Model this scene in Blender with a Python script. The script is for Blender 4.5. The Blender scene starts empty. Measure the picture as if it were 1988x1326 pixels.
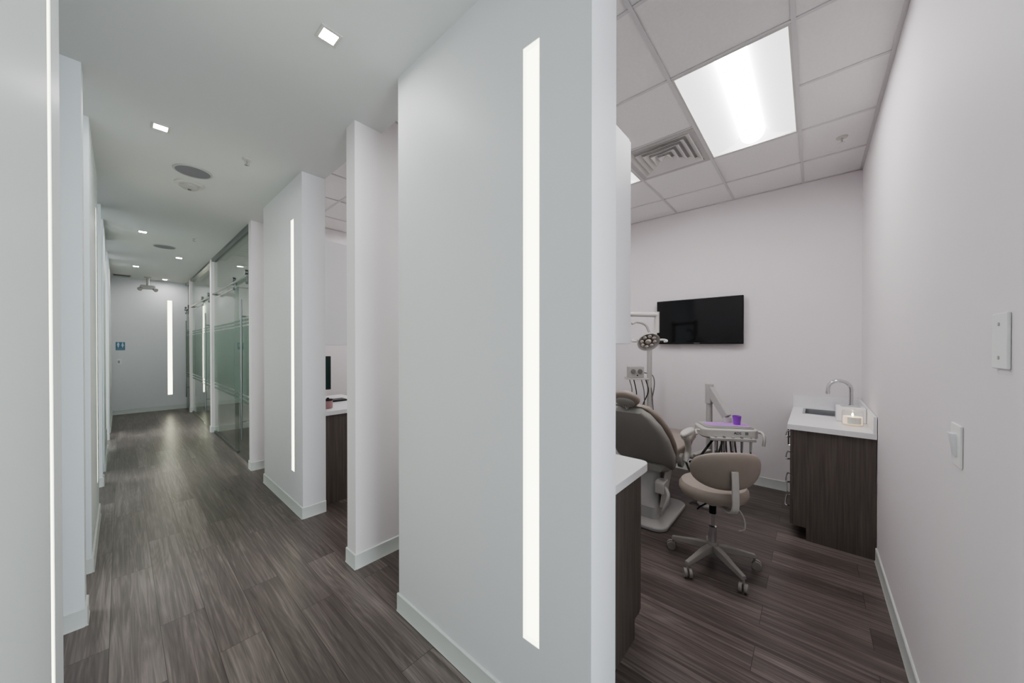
import bpy, bmesh, math, random
from mathutils import Vector, Matrix
random.seed(4)
S = bpy.context.scene
C = S.collection
PI = math.pi
R = math.radians

# ------------------------------------------------------------------ materials
def srgb(r, g, b):
    f = lambda c: (c/255/12.92) if c/255 <= .04045 else ((c/255+.055)/1.055)**2.4
    return (f(r), f(g), f(b), 1)

def mat(name, col, rough=.5, metal=0, emit=0, emcol=None, noise=0, nscale=30, bump=0, bscale=200, spec=.5, trans=0, ior=1.45, coat=0):
    m = bpy.data.materials.new(name); m.use_nodes = True
    nt = m.node_tree; b = nt.nodes['Principled BSDF']
    b.inputs['Base Color'].default_value = col
    b.inputs['Roughness'].default_value = rough
    b.inputs['Metallic'].default_value = metal
    b.inputs['Specular IOR Level'].default_value = spec
    b.inputs['Transmission Weight'].default_value = trans
    b.inputs['IOR'].default_value = ior
    b.inputs['Coat Weight'].default_value = coat
    if emit:
        b.inputs['Emission Color'].default_value = emcol or col
        b.inputs['Emission Strength'].default_value = emit
    tc = nt.nodes.new('ShaderNodeTexCoord')
    if noise:
        n = nt.nodes.new('ShaderNodeTexNoise'); n.inputs['Scale'].default_value = nscale; n.inputs['Detail'].default_value = 4
        nt.links.new(tc.outputs['Object'], n.inputs['Vector'])
        r = nt.nodes.new('ShaderNodeValToRGB')
        r.color_ramp.elements[0].position = .3; r.color_ramp.elements[1].position = .7
        r.color_ramp.elements[0].color = [c*(1-noise) for c in col[:3]]+[1]
        r.color_ramp.elements[1].color = [min(1, c*(1+noise)) for c in col[:3]]+[1]
        nt.links.new(n.outputs['Fac'], r.inputs['Fac']); nt.links.new(r.outputs['Color'], b.inputs['Base Color'])
    if bump:
        n2 = nt.nodes.new('ShaderNodeTexNoise'); n2.inputs['Scale'].default_value = bscale
        nt.links.new(tc.outputs['Object'], n2.inputs['Vector'])
        bp = nt.nodes.new('ShaderNodeBump'); bp.inputs['Strength'].default_value = bump; bp.inputs['Distance'].default_value = .002
        nt.links.new(n2.outputs['Fac'], bp.inputs['Height']); nt.links.new(bp.outputs['Normal'], b.inputs['Normal'])
    return m

def glass_mat(name, tint, refl=.9, frost=0, frostcol=None):
    m = bpy.data.materials.new(name); m.use_nodes = True
    nt = m.node_tree; nt.nodes.clear()
    out = nt.nodes.new('ShaderNodeOutputMaterial')
    tr = nt.nodes.new('ShaderNodeBsdfTransparent'); tr.inputs['Color'].default_value = tint
    gl = nt.nodes.new('ShaderNodeBsdfGlossy'); gl.inputs['Roughness'].default_value = .02
    lw = nt.nodes.new('ShaderNodeLayerWeight'); lw.inputs['Blend'].default_value = .5
    pw = nt.nodes.new('ShaderNodeMath'); pw.operation = 'POWER'; pw.inputs[1].default_value = 5
    ml = nt.nodes.new('ShaderNodeMath'); ml.operation = 'MULTIPLY_ADD'; ml.inputs[1].default_value = refl; ml.inputs[2].default_value = .03
    mx = nt.nodes.new('ShaderNodeMixShader')
    nt.links.new(lw.outputs['Facing'], pw.inputs[0]); nt.links.new(pw.outputs[0], ml.inputs[0]); nt.links.new(ml.outputs[0], mx.inputs[0])
    base = tr
    if frost:
        df = nt.nodes.new('ShaderNodeBsdfDiffuse'); df.inputs['Color'].default_value = frostcol
        tl = nt.nodes.new('ShaderNodeBsdfTranslucent'); tl.inputs['Color'].default_value = frostcol
        m1 = nt.nodes.new('ShaderNodeMixShader'); m1.inputs[0].default_value = .5
        nt.links.new(df.outputs[0], m1.inputs[1]); nt.links.new(tl.outputs[0], m1.inputs[2])
        m2 = nt.nodes.new('ShaderNodeMixShader'); m2.inputs[0].default_value = frost
        nt.links.new(tr.outputs[0], m2.inputs[1]); nt.links.new(m1.outputs[0], m2.inputs[2])
        base = m2
    nt.links.new(base.outputs[0], mx.inputs[1]); nt.links.new(gl.outputs[0], mx.inputs[2])
    nt.links.new(mx.outputs[0], out.inputs['Surface'])
    return m

def emis(name, col, s):
    m = bpy.data.materials.new(name); m.use_nodes = True
    nt = m.node_tree; nt.nodes.clear()
    out = nt.nodes.new('ShaderNodeOutputMaterial'); e = nt.nodes.new('ShaderNodeEmission')
    e.inputs['Color'].default_value = col; e.inputs['Strength'].default_value = s
    nt.links.new(e.outputs[0], out.inputs['Surface'])
    return m

def wood_floor():
    m = bpy.data.materials.new('vinyl_plank'); m.use_nodes = True
    nt = m.node_tree; b = nt.nodes['Principled BSDF']; N = nt.nodes.new; L = nt.links.new
    tc = N('ShaderNodeTexCoord'); sp = N('ShaderNodeSeparateXYZ'); L(tc.outputs['Object'], sp.inputs[0])
    cb = N('ShaderNodeCombineXYZ'); L(sp.outputs['Y'], cb.inputs['X']); L(sp.outputs['X'], cb.inputs['Y'])
    br = N('ShaderNodeTexBrick'); br.offset = .37; br.inputs['Scale'].default_value = 1
    br.inputs['Color1'].default_value = (0, 0, 0, 1); br.inputs['Color2'].default_value = (1, 1, 1, 1); br.inputs['Mortar'].default_value = (.5, .5, .5, 1)
    br.inputs['Mortar Size'].default_value = .0012; br.inputs['Brick Width'].default_value = 1.22; br.inputs['Row Height'].default_value = .18
    L(cb.outputs[0], br.inputs['Vector'])
    sc = N('ShaderNodeVectorMath'); sc.operation = 'MULTIPLY'; sc.inputs[1].default_value = (55, 1.7, 1)
    off = N('ShaderNodeVectorMath'); off.operation = 'MULTIPLY'; off.inputs[1].default_value = (31, 17, 0)
    L(br.outputs['Color'], off.inputs[0])
    L(tc.outputs['Object'], sc.inputs[0])
    ad = N('ShaderNodeVectorMath'); ad.operation = 'ADD'; L(sc.outputs[0], ad.inputs[0]); L(off.outputs[0], ad.inputs[1])
    n = N('ShaderNodeTexNoise'); n.inputs['Scale'].default_value = 1; n.inputs['Detail'].default_value = 8; n.inputs['Roughness'].default_value = .62; n.inputs['Distortion'].default_value = .8
    L(ad.outputs[0], n.inputs['Vector'])
    # cathedral bands and broad blotches along the plank
    sc2 = N('ShaderNodeVectorMath'); sc2.operation = 'MULTIPLY'; sc2.inputs[1].default_value = (7, .55, 1); L(tc.outputs['Object'], sc2.inputs[0])
    ad2 = N('ShaderNodeVectorMath'); ad2.operation = 'ADD'; L(sc2.outputs[0], ad2.inputs[0]); L(off.outputs[0], ad2.inputs[1])
    n3 = N('ShaderNodeTexNoise'); n3.inputs['Scale'].default_value = 1; n3.inputs['Detail'].default_value = 1; L(ad2.outputs[0], n3.inputs['Vector'])
    mu = N('ShaderNodeMath'); mu.operation = 'MULTIPLY'; mu.inputs[1].default_value = 150; L(n3.outputs['Fac'], mu.inputs[0])
    si = N('ShaderNodeMath'); si.operation = 'SINE'; L(mu.outputs[0], si.inputs[0])
    mr = N('ShaderNodeMapRange'); mr.inputs['From Min'].default_value = -1; mr.inputs['From Max'].default_value = 1; mr.inputs['To Min'].default_value = -.03; mr.inputs['To Max'].default_value = .03
    L(si.outputs[0], mr.inputs['Value'])
    a1 = N('ShaderNodeMath'); a1.operation = 'ADD'; L(n.outputs['Fac'], a1.inputs[0]); L(mr.outputs[0], a1.inputs[1])
    bl = N('ShaderNodeMapRange'); bl.inputs['From Min'].default_value = .3; bl.inputs['From Max'].default_value = .7; bl.inputs['To Min'].default_value = -.08; bl.inputs['To Max'].default_value = .08; L(n3.outputs['Fac'], bl.inputs['Value'])
    a3 = N('ShaderNodeMath'); a3.operation = 'ADD'; L(a1.outputs[0], a3.inputs[0]); L(bl.outputs[0], a3.inputs[1])
    sh = N('ShaderNodeMapRange'); sh.inputs['To Min'].default_value = -.08; sh.inputs['To Max'].default_value = .08; L(br.outputs['Color'], sh.inputs['Value'])
    a2 = N('ShaderNodeMath'); a2.operation = 'ADD'; L(a3.outputs[0], a2.inputs[0]); L(sh.outputs[0], a2.inputs[1])
    r = N('ShaderNodeValToRGB'); e = r.color_ramp.elements
    e[0].position = .22; e[0].color = srgb(72, 64, 61); e[1].position = .84; e[1].color = srgb(142, 132, 127)
    x = e.new(.5); x.color = srgb(99, 90, 86)
    L(a2.outputs[0], r.inputs['Fac'])
    mm = N('ShaderNodeMix'); mm.data_type = 'RGBA'; L(br.outputs['Fac'], mm.inputs['Factor']); L(r.outputs['Color'], mm.inputs['A']); mm.inputs['B'].default_value = srgb(62, 56, 53)
    L(mm.outputs['Result'], b.inputs['Base Color'])
    b.inputs['Roughness'].default_value = .31
    bp = N('ShaderNodeBump'); bp.inputs['Strength'].default_value = .10; bp.inputs['Distance'].default_value = .001
    L(a2.outputs[0], bp.inputs['Height']); L(bp.outputs['Normal'], b.inputs['Normal'])
    return m

def wood_panel(name, c0, c1):
    m = bpy.data.materials.new(name); m.use_nodes = True
    nt = m.node_tree; b = nt.nodes['Principled BSDF']; N = nt.nodes.new; L = nt.links.new
    tc = N('ShaderNodeTexCoord'); sc = N('ShaderNodeVectorMath'); sc.operation = 'MULTIPLY'; sc.inputs[1].default_value = (85, 85, 2.6)
    L(tc.outputs['Object'], sc.inputs[0])
    n = N('ShaderNodeTexNoise'); n.inputs['Scale'].default_value = 1; n.inputs['Detail'].default_value = 5; n.inputs['Distortion'].default_value = .4; L(sc.outputs[0], n.inputs['Vector'])
    r = N('ShaderNodeValToRGB'); e = r.color_ramp.elements
    e[0].position = .25; e[0].color = c0; e[1].position = .78; e[1].color = c1
    L(n.outputs['Fac'], r.inputs['Fac']); L(r.outputs['Color'], b.inputs['Base Color']); b.inputs['Roughness'].default_value = .45
    return m

M = {}
M['wall'] = mat('painted_wall', (.77, .77, .785, 1), .5, bump=.05, bscale=350, spec=.3)
M['wallcool'] = mat('cool_painted_wall', (.76, .80, .81, 1), .5, bump=.05, bscale=350, spec=.3)  # white wall paint tinted to carry the cool light on the left side
M['wallroom'] = mat('painted_room_wall', (.83, .79, .80, 1), .6, bump=.05, bscale=350, spec=.3)
M['ceil'] = mat('painted_ceiling', (.69, .705, .69, 1), .8, spec=.1)
M['tile'] = mat('ceiling_tile', (.84, .82, .81, 1), .9, noise=.02, nscale=60, bump=.2, bscale=120, spec=.1)
M['grid'] = mat('ceiling_grid_paint', (.66, .65, .65, 1), .5)
M['base'] = mat('vinyl_baseboard', (.64, .665, .64, 1), .5, noise=.02, nscale=5)
M['floor'] = wood_floor()
M['cab'] = wood_panel('dark_woodgrain_laminate', srgb(88, 81, 76), srgb(118, 109, 103))
M['toe'] = mat('dark_toe_kick', srgb(45, 41, 40), .6)
M['counter'] = mat('white_laminate', (.86, .86, .87, 1), .3, noise=.02, nscale=90)
M['whitecab'] = mat('white_cabinet_laminate', (.85, .85, .87, 1), .35)
M['plastic'] = mat('offwhite_plastic', srgb(203, 201, 196), .35)
M['whiteplate'] = mat('white_plate', srgb(240, 240, 238), .35)
M['louver'] = mat('vent_louver_paint', srgb(222, 220, 217), .5)
M['greyshell'] = mat('grey_chair_shell', srgb(164, 163, 157), .35)
M['lightgrey'] = mat('light_grey_enamel', srgb(182, 181, 178), .35)
M['stoolbase'] = mat('grey_stool_enamel', srgb(156, 152, 146), .35)
M['tan'] = mat('taupe_vinyl', srgb(163, 153, 143), .42, noise=.04, nscale=8, bump=.1, bscale=300)
M['chrome'] = mat('chrome', (.7, .7, .72, 1), .12, 1)
M['steel'] = mat('brushed_steel', (.5, .51, .52, 1), .3, 1)
M['framesteel'] = mat('door_frame_steel', (.28, .29, .29, 1), .3, 1)
M['black'] = mat('black_plastic', (.012, .012, .013, 1), .35)
M['screen'] = mat('dark_screen', (.008, .008, .009, 1), .08)
M['monitorscreen'] = mat('green_dark_screen', (.012, .045, .035, 1), .12)
M['ventback'] = mat('vent_void', (.55, .55, .55, 1), .8)
M['hose'] = mat('grey_hose', srgb(120, 118, 116), .5)
M['purple'] = mat('purple_plastic', srgb(165, 95, 205), .35)
M['lilac'] = mat('lilac_tray_liner', srgb(195, 145, 220), .5)
M['wax'] = mat('cream_wax', srgb(240, 225, 205), .5, emit=.35, emcol=srgb(255, 220, 180))
M['flame'] = emis('candle_flame', (1, .85, .6, 1), 8)
M['label'] = mat('paper_label', srgb(215, 215, 205), .6)
M['pink'] = mat('pink_wax', srgb(165, 130, 132), .5)
M['blue'] = mat('blue_sign', srgb(90, 130, 155), .4)
M['white'] = mat('white_lettering', srgb(200, 215, 225), .5)
M['darktext'] = mat('grey_lettering', srgb(60, 70, 85), .5)
M['speaker'] = mat('speaker_grille', (.26, .25, .28, 1), .7, noise=.15, nscale=300)
M['glass'] = glass_mat('green_tinted_glass', (.86, .92, .88, 1), .8)
M['frost'] = glass_mat('frosted_film', (.78, .86, .81, 1), .5, .45, (.36, .44, .39, 1))
M['clear'] = glass_mat('clear_glass', (.97, .98, .98, 1), .6)
M['slot'] = emis('slot_diffuser', (1.0, 1.0, .74, 1), 3.0)
M['slotside'] = emis('slot_side', (1.0, 1.0, .76, 1), 2.5)
M['lens'] = emis('troffer_lens', (1.0, .985, .985, 1), 11.5)
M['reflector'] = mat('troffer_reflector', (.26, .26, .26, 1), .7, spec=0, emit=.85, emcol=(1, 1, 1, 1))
M['downlight'] = emis('downlight_lens', (1, 1, .98, 1), 165)
M['refl_glass'] = mat('lamp_reflector', (.75, .73, .68, 1), .08, 1)

# ------------------------------------------------------------------ mesh builder
class MB:
    def __init__(self): self.bm = bmesh.new()
    def box(self, x0, x1, y0, y1, z0, z1):
        v = [self.bm.verts.new((x, y, z)) for x in (x0, x1) for y in (y0, y1) for z in (z0, z1)]
        for f in ((0, 1, 3, 2), (4, 6, 7, 5), (0, 4, 5, 1), (2, 3, 7, 6), (0, 2, 6, 4), (1, 5, 7, 3)):
            self.bm.faces.new([v[i] for i in f])
        return self
    def rings(self, rings, cap=True, closed=False):
        vs = [[self.bm.verts.new(p) for p in r] for r in rings]
        n = len(vs[0]); m = len(vs)
        for i in range(m if closed else m-1):
            a, b = vs[i], vs[(i+1) % m]
            for j in range(n):
                self.bm.faces.new((a[j], a[(j+1) % n], b[(j+1) % n], b[j]))
        if cap and not closed:
            self.bm.faces.new(vs[0][::-1]); self.bm.faces.new(vs[-1])
        return self
    def cyl(self, p0, p1, r, r2=None, n=24):
        return self.tube([p0, p1], r, n, r2)
    def tube(self, path, r, n=10, r2=None):
        P = [Vector(p) for p in path]; rs = []
        up = None
        for i, p in enumerate(P):
            d = (P[min(i+1, len(P)-1)] - P[max(i-1, 0)]).normalized()
            if up is None:
                up = Vector((0, 0, 1)) if abs(d.z) < .9 else Vector((1, 0, 0))
            a = d.cross(up).normalized(); b = a.cross(d).normalized(); up = b
            rr = r if r2 is None else r + (r2-r)*i/(len(P)-1)
            rs.append([p + a*rr*math.cos(2*PI*k/n) + b*rr*math.sin(2*PI*k/n) for k in range(n)])
        return self.rings(rs)
    def lathe(self, prof, c=(0, 0, 0), n=32, closed=False):
        c = Vector(c)
        return self.rings([[c + Vector((max(r, 1e-4)*math.cos(2*PI*k/n), max(r, 1e-4)*math.sin(2*PI*k/n), z)) for k in range(n)] for r, z in prof], closed=closed)
    def prism(self, poly, a0, a1, axis='z'):
        def P(u, v, w):
            return (u, v, w) if axis == 'z' else ((u, w, v) if axis == 'y' else (w, u, v))
        return self.rings([[P(u, v, a0) for u, v in poly], [P(u, v, a1) for u, v in poly]])
    def sph(self, c, rad, n=24, m=14, power=1):
        rs = []
        for i in range(m+1):
            th = -PI/2 + PI*i/m
            cz = math.sin(th); cr = max(math.cos(th), 1e-3)
            if power != 1:
                cz = math.copysign(abs(cz)**power, cz); cr = cr**power
            rs.append([(c[0]+rad[0]*cr*math.cos(2*PI*k/n), c[1]+rad[1]*cr*math.sin(2*PI*k/n), c[2]+rad[2]*cz) for k in range(n)])
        return self.rings(rs)
    def tr(self, mtx):
        bmesh.ops.transform(self.bm, matrix=mtx, verts=self.bm.verts[:]); return self
    def fn(self, f):
        for v in self.bm.verts: v.co = f(v.co)
        return self
    def build(self, name, m, parent=None, bevel=0, world=True, seg=2):
        bm = self.bm
        bmesh.ops.recalc_face_normals(bm, faces=bm.faces[:])
        loc = Vector((0, 0, 0))
        if parent is None:
            xs = [v.co for v in bm.verts]
            loc = Vector(((min(v.x for v in xs)+max(v.x for v in xs))/2, (min(v.y for v in xs)+max(v.y for v in xs))/2, min(v.z for v in xs)))
            bmesh.ops.translate(bm, vec=-loc, verts=bm.verts[:])
        elif world:
            p = parent
            o = Vector((0, 0, 0))
            while p: o += p.location; p = p.parent
            bmesh.ops.translate(bm, vec=-o, verts=bm.verts[:])
        for f in bm.faces: f.smooth = True
        for e in bm.edges:
            e.smooth = len(e.link_faces) == 2 and e.calc_face_angle(0) < R(38)
        me = bpy.data.meshes.new(name); bm.to_mesh(me); bm.free()
        me.materials.append(m)
        ob = bpy.data.objects.new(name, me); C.objects.link(ob); ob.location = loc
        if parent: ob.parent = parent
        if bevel:
            b = ob.modifiers.new('Bevel', 'BEVEL'); b.width = bevel; b.segments = seg; b.limit_method = 'ANGLE'; b.angle_limit = R(38); b.harden_normals = True
        return ob

def tag(o, label, cat, group=None, kind=None):
    if label: o['label'] = label
    if cat: o['category'] = cat
    if group: o['group'] = group
    if kind: o['kind'] = kind
    return o
def thing(name, label, cat, loc=(0, 0, 0), rotz=0, group=None):
    o = bpy.data.objects.new(name, None); C.objects.link(o); o.location = loc; o.rotation_euler = (0, 0, rotz); o.empty_display_size = .1
    return tag(o, label, cat, group)
def struct(name, mb, m, label, cat, bevel=0):
    return tag(mb.build(name, m, None, bevel), label, cat, kind='structure')
def copy_tree(o, parent=None):
    c = o.copy(); C.objects.link(c)
    if parent: c.parent = parent
    for ch in [x for x in bpy.data.objects if x.parent == o]:
        copy_tree(ch, c)
    return c
def dup(root, loc, label, group=None):
    c = copy_tree(root); c.location = loc; c['label'] = label
    if group: c['group'] = group
    return c
def smooth_path(pts, n=8):
    P = [Vector(p) for p in pts]; P = [P[0]*2-P[1]] + P + [P[-1]*2-P[-2]]; out = []
    for i in range(1, len(P)-2):
        for k in range(n):
            t = k/n; a, b, c, d = P[i-1:i+3]
            out.append(.5*((2*b) + (c-a)*t + (2*a-5*b+4*c-d)*t*t + (3*b-a-3*c+d)*t**3))
    return out + [P[-2]]
def rrect(x0, x1, y0, y1, r, n=6):
    pts = []
    for cx, cy, a in ((x1-r, y1-r, 0), (x0+r, y1-r, 90), (x0+r, y0+r, 180), (x1-r, y0+r, 270)):
        for i in range(n+1):
            t = R(a+90*i/n); pts.append((cx+r*math.cos(t), cy+r*math.sin(t)))
    return pts
def text(name, s, size, m, parent, mtx, extrude=.0006):
    cu = bpy.data.curves.new(name, 'FONT'); cu.body = s; cu.size = size; cu.extrude = extrude; cu.align_x = 'CENTER'; cu.align_y = 'CENTER'
    t = bpy.data.objects.new(name+'_tmp', cu); C.objects.link(t)
    bpy.context.view_layer.update()
    me = bpy.data.meshes.new_from_object(t.evaluated_get(bpy.context.evaluated_depsgraph_get()))
    bpy.data.objects.remove(t); bpy.data.curves.remove(cu)
    me.transform(mtx); me.materials.clear(); me.materials.append(m)
    o = bpy.data.objects.new(name, me); C.objects.link(o); o.parent = parent
    return o

# ------------------------------------------------------------------ setting
XR, XRB, XL, XLB = 1.05, 1.24, -.135, -.325      # corridor faces and pier backs
HC, HR = 3.05, 3.18                              # corridor / room ceiling heights
XB, YR, YE = 4.59, -.345, 11.58
PITCH = 2.804

struct('floor', MB().box(-3.4, 4.75, -4, 11.75, -.1, 0), M['floor'], 'grey brown wood-look plank floor', 'floor')
struct('ceiling', MB().box(XLB, XRB, -2.5, 11.7, HC, HR+.15), M['ceil'], 'smooth painted corridor ceiling', 'ceiling')
struct('ceiling', MB().box(-3.4, XLB, -.4, 11.7, HR, HR+.15), M['ceil'], 'ceiling of the rooms left of the corridor', 'ceiling')
struct('wall_right', MB().box(XR, XB+.12, YR-.13, YR, 0, HR+.15), M['wallroom'], 'white side wall of the treatment room', 'wall')
struct('wall_back', MB().box(XB, XB+.12, YR, 11.7, 0, HR+.15), M['wallroom'], 'pinkish white back wall of the treatment rooms', 'wall')
struct('wall_behind', MB().box(XR, XRB, -2.5, YR-.13, 0, HC), M['wall'], 'corridor wall behind the viewpoint', 'wall')
struct('wall_left', MB().box(-3.4, -3.28, -.4, 11.7, 0, HR+.15), M['wallroom'], 'outer wall of the rooms left of the corridor', 'wall')

SD = .022   # slot depth
def slotwall(name, x0, x1, y0, y1, h, face, s0, s1, zs0, zs1, label, mtl):
    """wall block with a vertical slot. face: '-x', '+x' or '-y'; s0,s1 slot range along the wall"""
    d = SD; mb = MB()
    if face in ('-x', '+x'):
        if face == '-x': fx0, fx1, bx0, bx1 = x0, x0+d, x0+d, x1
        else: fx0, fx1, bx0, bx1 = x1-d, x1, x0, x1-d
        mb.box(bx0, bx1, y0, y1, 0, h)
        mb.box(fx0, fx1, y0, s0, 0, h); mb.box(fx0, fx1, s1, y1, 0, h)
        mb.box(fx0, fx1, s0, s1, 0, zs0); mb.box(fx0, fx1, s0, s1, zs1, h)
    else:
        mb.box(x0, x1, y0+d, y1, 0, h)
        mb.box(x0, s0, y0, y0+d, 0, h); mb.box(s1, x1, y0, y0+d, 0, h)
        mb.box(s0, s1, y0, y0+d, 0, zs0); mb.box(s0, s1, y0, y0+d, zs1, h)
    return struct(name, mb, mtl, label, 'wall')

SZ0, SZ1 = .36, 2.69
def strip(face, px, s0, s1, z0, z1, label):
    """glowing channel light set into a slot; px = wall face coordinate"""
    e = .001; d = SD-.002
    sgn = {'-x': 1, '+x': -1, '-y': 1}[face]
    mid = (s0+s1)/2
    loc = (px+sgn*.015, mid, z0) if face != '-y' else (mid, px+.015, z0)
    t = thing('wall_light_strip', label, 'light strip', loc, group='recessed vertical light strips')
    def bx(mb, a0, a1, b0, b1, c0, c1):   # a depth (0 at face), b along, c height
        if face == '-y': mb.box(b0, b1, px+a0, px+a1, c0, c1)
        else:
            xa, xb = sorted((px+sgn*a0, px+sgn*a1)); mb.box(xa, xb, b0, b1, c0, c1)
        return mb
    bx(MB(), d-.006, d, s0+e, s1-e, z0+e, z1-e).build('diffuser', M['slot'], t)
    mb = MB()
    bx(mb, .002, d-.006, s0+e, s0+.006, z0+e, z1-e); bx(mb, .002, d-.006, s1-.006, s1-e, z0+e, z1-e)
    bx(mb, .002, d-.006, s0+.006, s1-.006, z0+e, z0+.008); bx(mb, .002, d-.006, s0+.006, s1-.006, z1-.008, z1-e)
    mb.build('channel', M['slotside'], t)

bn = [0]
def wrapbase(x0, x1, y0, y1, sides, label='pale vinyl baseboard'):
    """baseboard outside a block; sides subset of 'wens' (w=-x, e=+x, s=-y, n=+y)"""
    th, h = .009, .100
    mb = MB()
    def prof(a, s):
        return [(a, 0), (a+s*(th+.004), 0), (a+s*th, .012), (a+s*th, h-.004), (a+s*(th-.004), h), (a, h)]
    if 'w' in sides: mb.prism(prof(x0, -1), y0-(th if 's' in sides else 0), y1+(th if 'n' in sides else 0), 'y')
    if 'e' in sides: mb.prism(prof(x1, 1), y0-(th if 's' in sides else 0), y1+(th if 'n' in sides else 0), 'y')
    if 's' in sides: mb.prism(prof(y0, -1), x0, x1, 'x')
    if 'n' in sides: mb.prism(prof(y1, 1), x0, x1, 'x')
    bn[0] += 1
    return struct('baseboard_%d' % bn[0], mb, M['base'], label, 'baseboard')

# right-hand piers
for i, nm in enumerate(('near', 'far')):
    y0, y1 = .563+PITCH*i, 1.785+PITCH*i
    s0 = y0+.22
    slotwall('wall_pier_'+nm, XR, XRB, y0, y1, HC, '-x', s0, s0+.08, SZ0, SZ1, 'white corridor pier, %s one on the right' % nm, M['wall'])
    strip('-x', XR, s0, s0+.08, SZ0, SZ1, ['vertical light strip in the wide near pier right of the corridor', 'vertical light strip in the second pier right of the corridor, before the glass doors'][i])
    wrapbase(XR, XRB, y0, y1, 'wsn')
# right-hand partitions
for i in range(4):
    y0 = 2.337+PITCH*i
    struct('wall_partition_right', MB().box(XR, XB, y0, y0+.13, 0, HR-.001), M['wallroom'], 'partition wall between rooms on the right', 'wall')
    wrapbase(XR, XB, y0, y0+.13, 'wsn')
# left side
for i in range(4):
    y0 = .74+2.87*i if i < 1 else 3.64+2.804*(i-1)
    y1 = y0+1.2
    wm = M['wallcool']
    if i < 3:
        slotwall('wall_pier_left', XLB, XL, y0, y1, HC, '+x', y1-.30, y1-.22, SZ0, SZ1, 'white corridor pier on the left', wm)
        strip('+x', XL, y1-.30, y1-.22, SZ0, SZ1, ['tall light strip in the cool white wall at the left edge of the picture', 'light strip in the second pier left of the corridor', 'light strip in the third pier left of the corridor, barely seen'][i])
    else:
        struct('wall_pier_left', MB().box(XLB, XL, y0, YE, 0, HC), M['wall'], 'last white pier on the left', 'wall')
    wrapbase(XLB, XL, y0, y1 if i < 3 else YE, 'es')
    if i < 3:
        p0 = 2.97+2.804*i
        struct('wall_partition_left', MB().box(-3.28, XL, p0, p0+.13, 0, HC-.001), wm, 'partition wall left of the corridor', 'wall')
        wrapbase(-3.28, XL, p0, p0+.13, 'esn')
# end wall
slotwall('wall_end', -3.4, XB, YE, YE+.12, HC, '-y', .737, .817, .36, 2.61, 'pale wall at the far end of the corridor', M['wall'])
strip('-y', YE, .737, .817, .36, 2.61, 'vertical light strip in the far end wall of the corridor')
wrapbase(XL, XR, YE, YE+.1, 's')
wrapbase(XR, 3.5, YR-.05, YR, 'n')
wrapbase(XB, XB+.1, .2, 2.33, 'w')
wrapbase(XB, XB+.1, 2.48, 5.13, 'w')

# room ceilings: tile panels with openings for fixtures
GY0, GX0, G = .08, 2.26, .6
def tiled(y_lo, y_hi, offs, skip, label):
    mb = MB(); gb = MB()
    xs = [XRB] + [GX0+G*k for k in range(-1, 4)] + [XB]
    ys = [y_lo] + [v for v in [GY0+offs+G*k for k in range(-2, 8)] if y_lo+.03 < v < y_hi-.03] + [y_hi]
    for a in range(len(xs)-1):
        for b in range(len(ys)-1):
            cx, cy = (xs[a]+xs[a+1])/2, (ys[b]+ys[b+1])/2
            if any(s[0] < cx < s[1] and s[2] < cy < s[3] for s in skip): continue
            mb.box(xs[a], xs[a+1], ys[b], ys[b+1], HR, HR+.02)
    w = .010
    for x in xs[1:-1]:
        segs = [(y_lo, y_hi)]
        for s in skip:
            if s[0]+.05 < x < s[1]-.05:
                segs = [q for g in segs for q in ((g[0], min(g[1], s[2])), (max(g[0], s[3]), g[1])) if q[1]-q[0] > .02]
        for g in segs: gb.box(x-w, x+w, g[0], g[1], HR-.005, HR-.0005)
    for y in ys[1:-1]: gb.box(XRB, XB, y-w, y+w, HR-.007, HR-.0045)
    gb.box(XRB, XB, y_lo, y_lo+.02, HR-.006, HR-.001); gb.box(XB-.02, XB, y_lo, y_hi, HR-.006, HR-.001); gb.box(XRB, XB, y_hi-.02, y_hi, HR-.006, HR-.001)
    struct('ceiling', mb, M['tile'], label+' tile panels', 'ceiling')
    struct('trim_ceiling_grid', gb, M['grid'], label+' metal grid', 'ceiling grid')
def skips(offs):
    return [(GX0, GX0+2*G, GY0+offs, GY0+offs+G), (GX0, GX0+2*G, GY0+offs+2*G, GY0+offs+3*G)]
sk1 = skips(0) + [(GX0+G, GX0+2*G, GY0+G, GY0+2*G)]
tiled(YR, 2.337, 0, sk1, 'suspended ceiling of the treatment room')
for i in range(1, 4):
    tiled(2.467+PITCH*(i-1), 2.337+PITCH*i, PITCH*i, skips(PITCH*i), 'suspended ceiling of a further room')
struct('ceiling', MB().box(XRB, XB, 10.88, YE, HR, HR+.02), M['tile'], 'ceiling of the last room', 'ceiling')
struct('ceiling', MB().box(XRB, XB+.1, YR-.1, 11.7, HR+.16, HR+.2), M['ceil'], 'slab over the suspended ceilings', 'ceiling')

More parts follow.
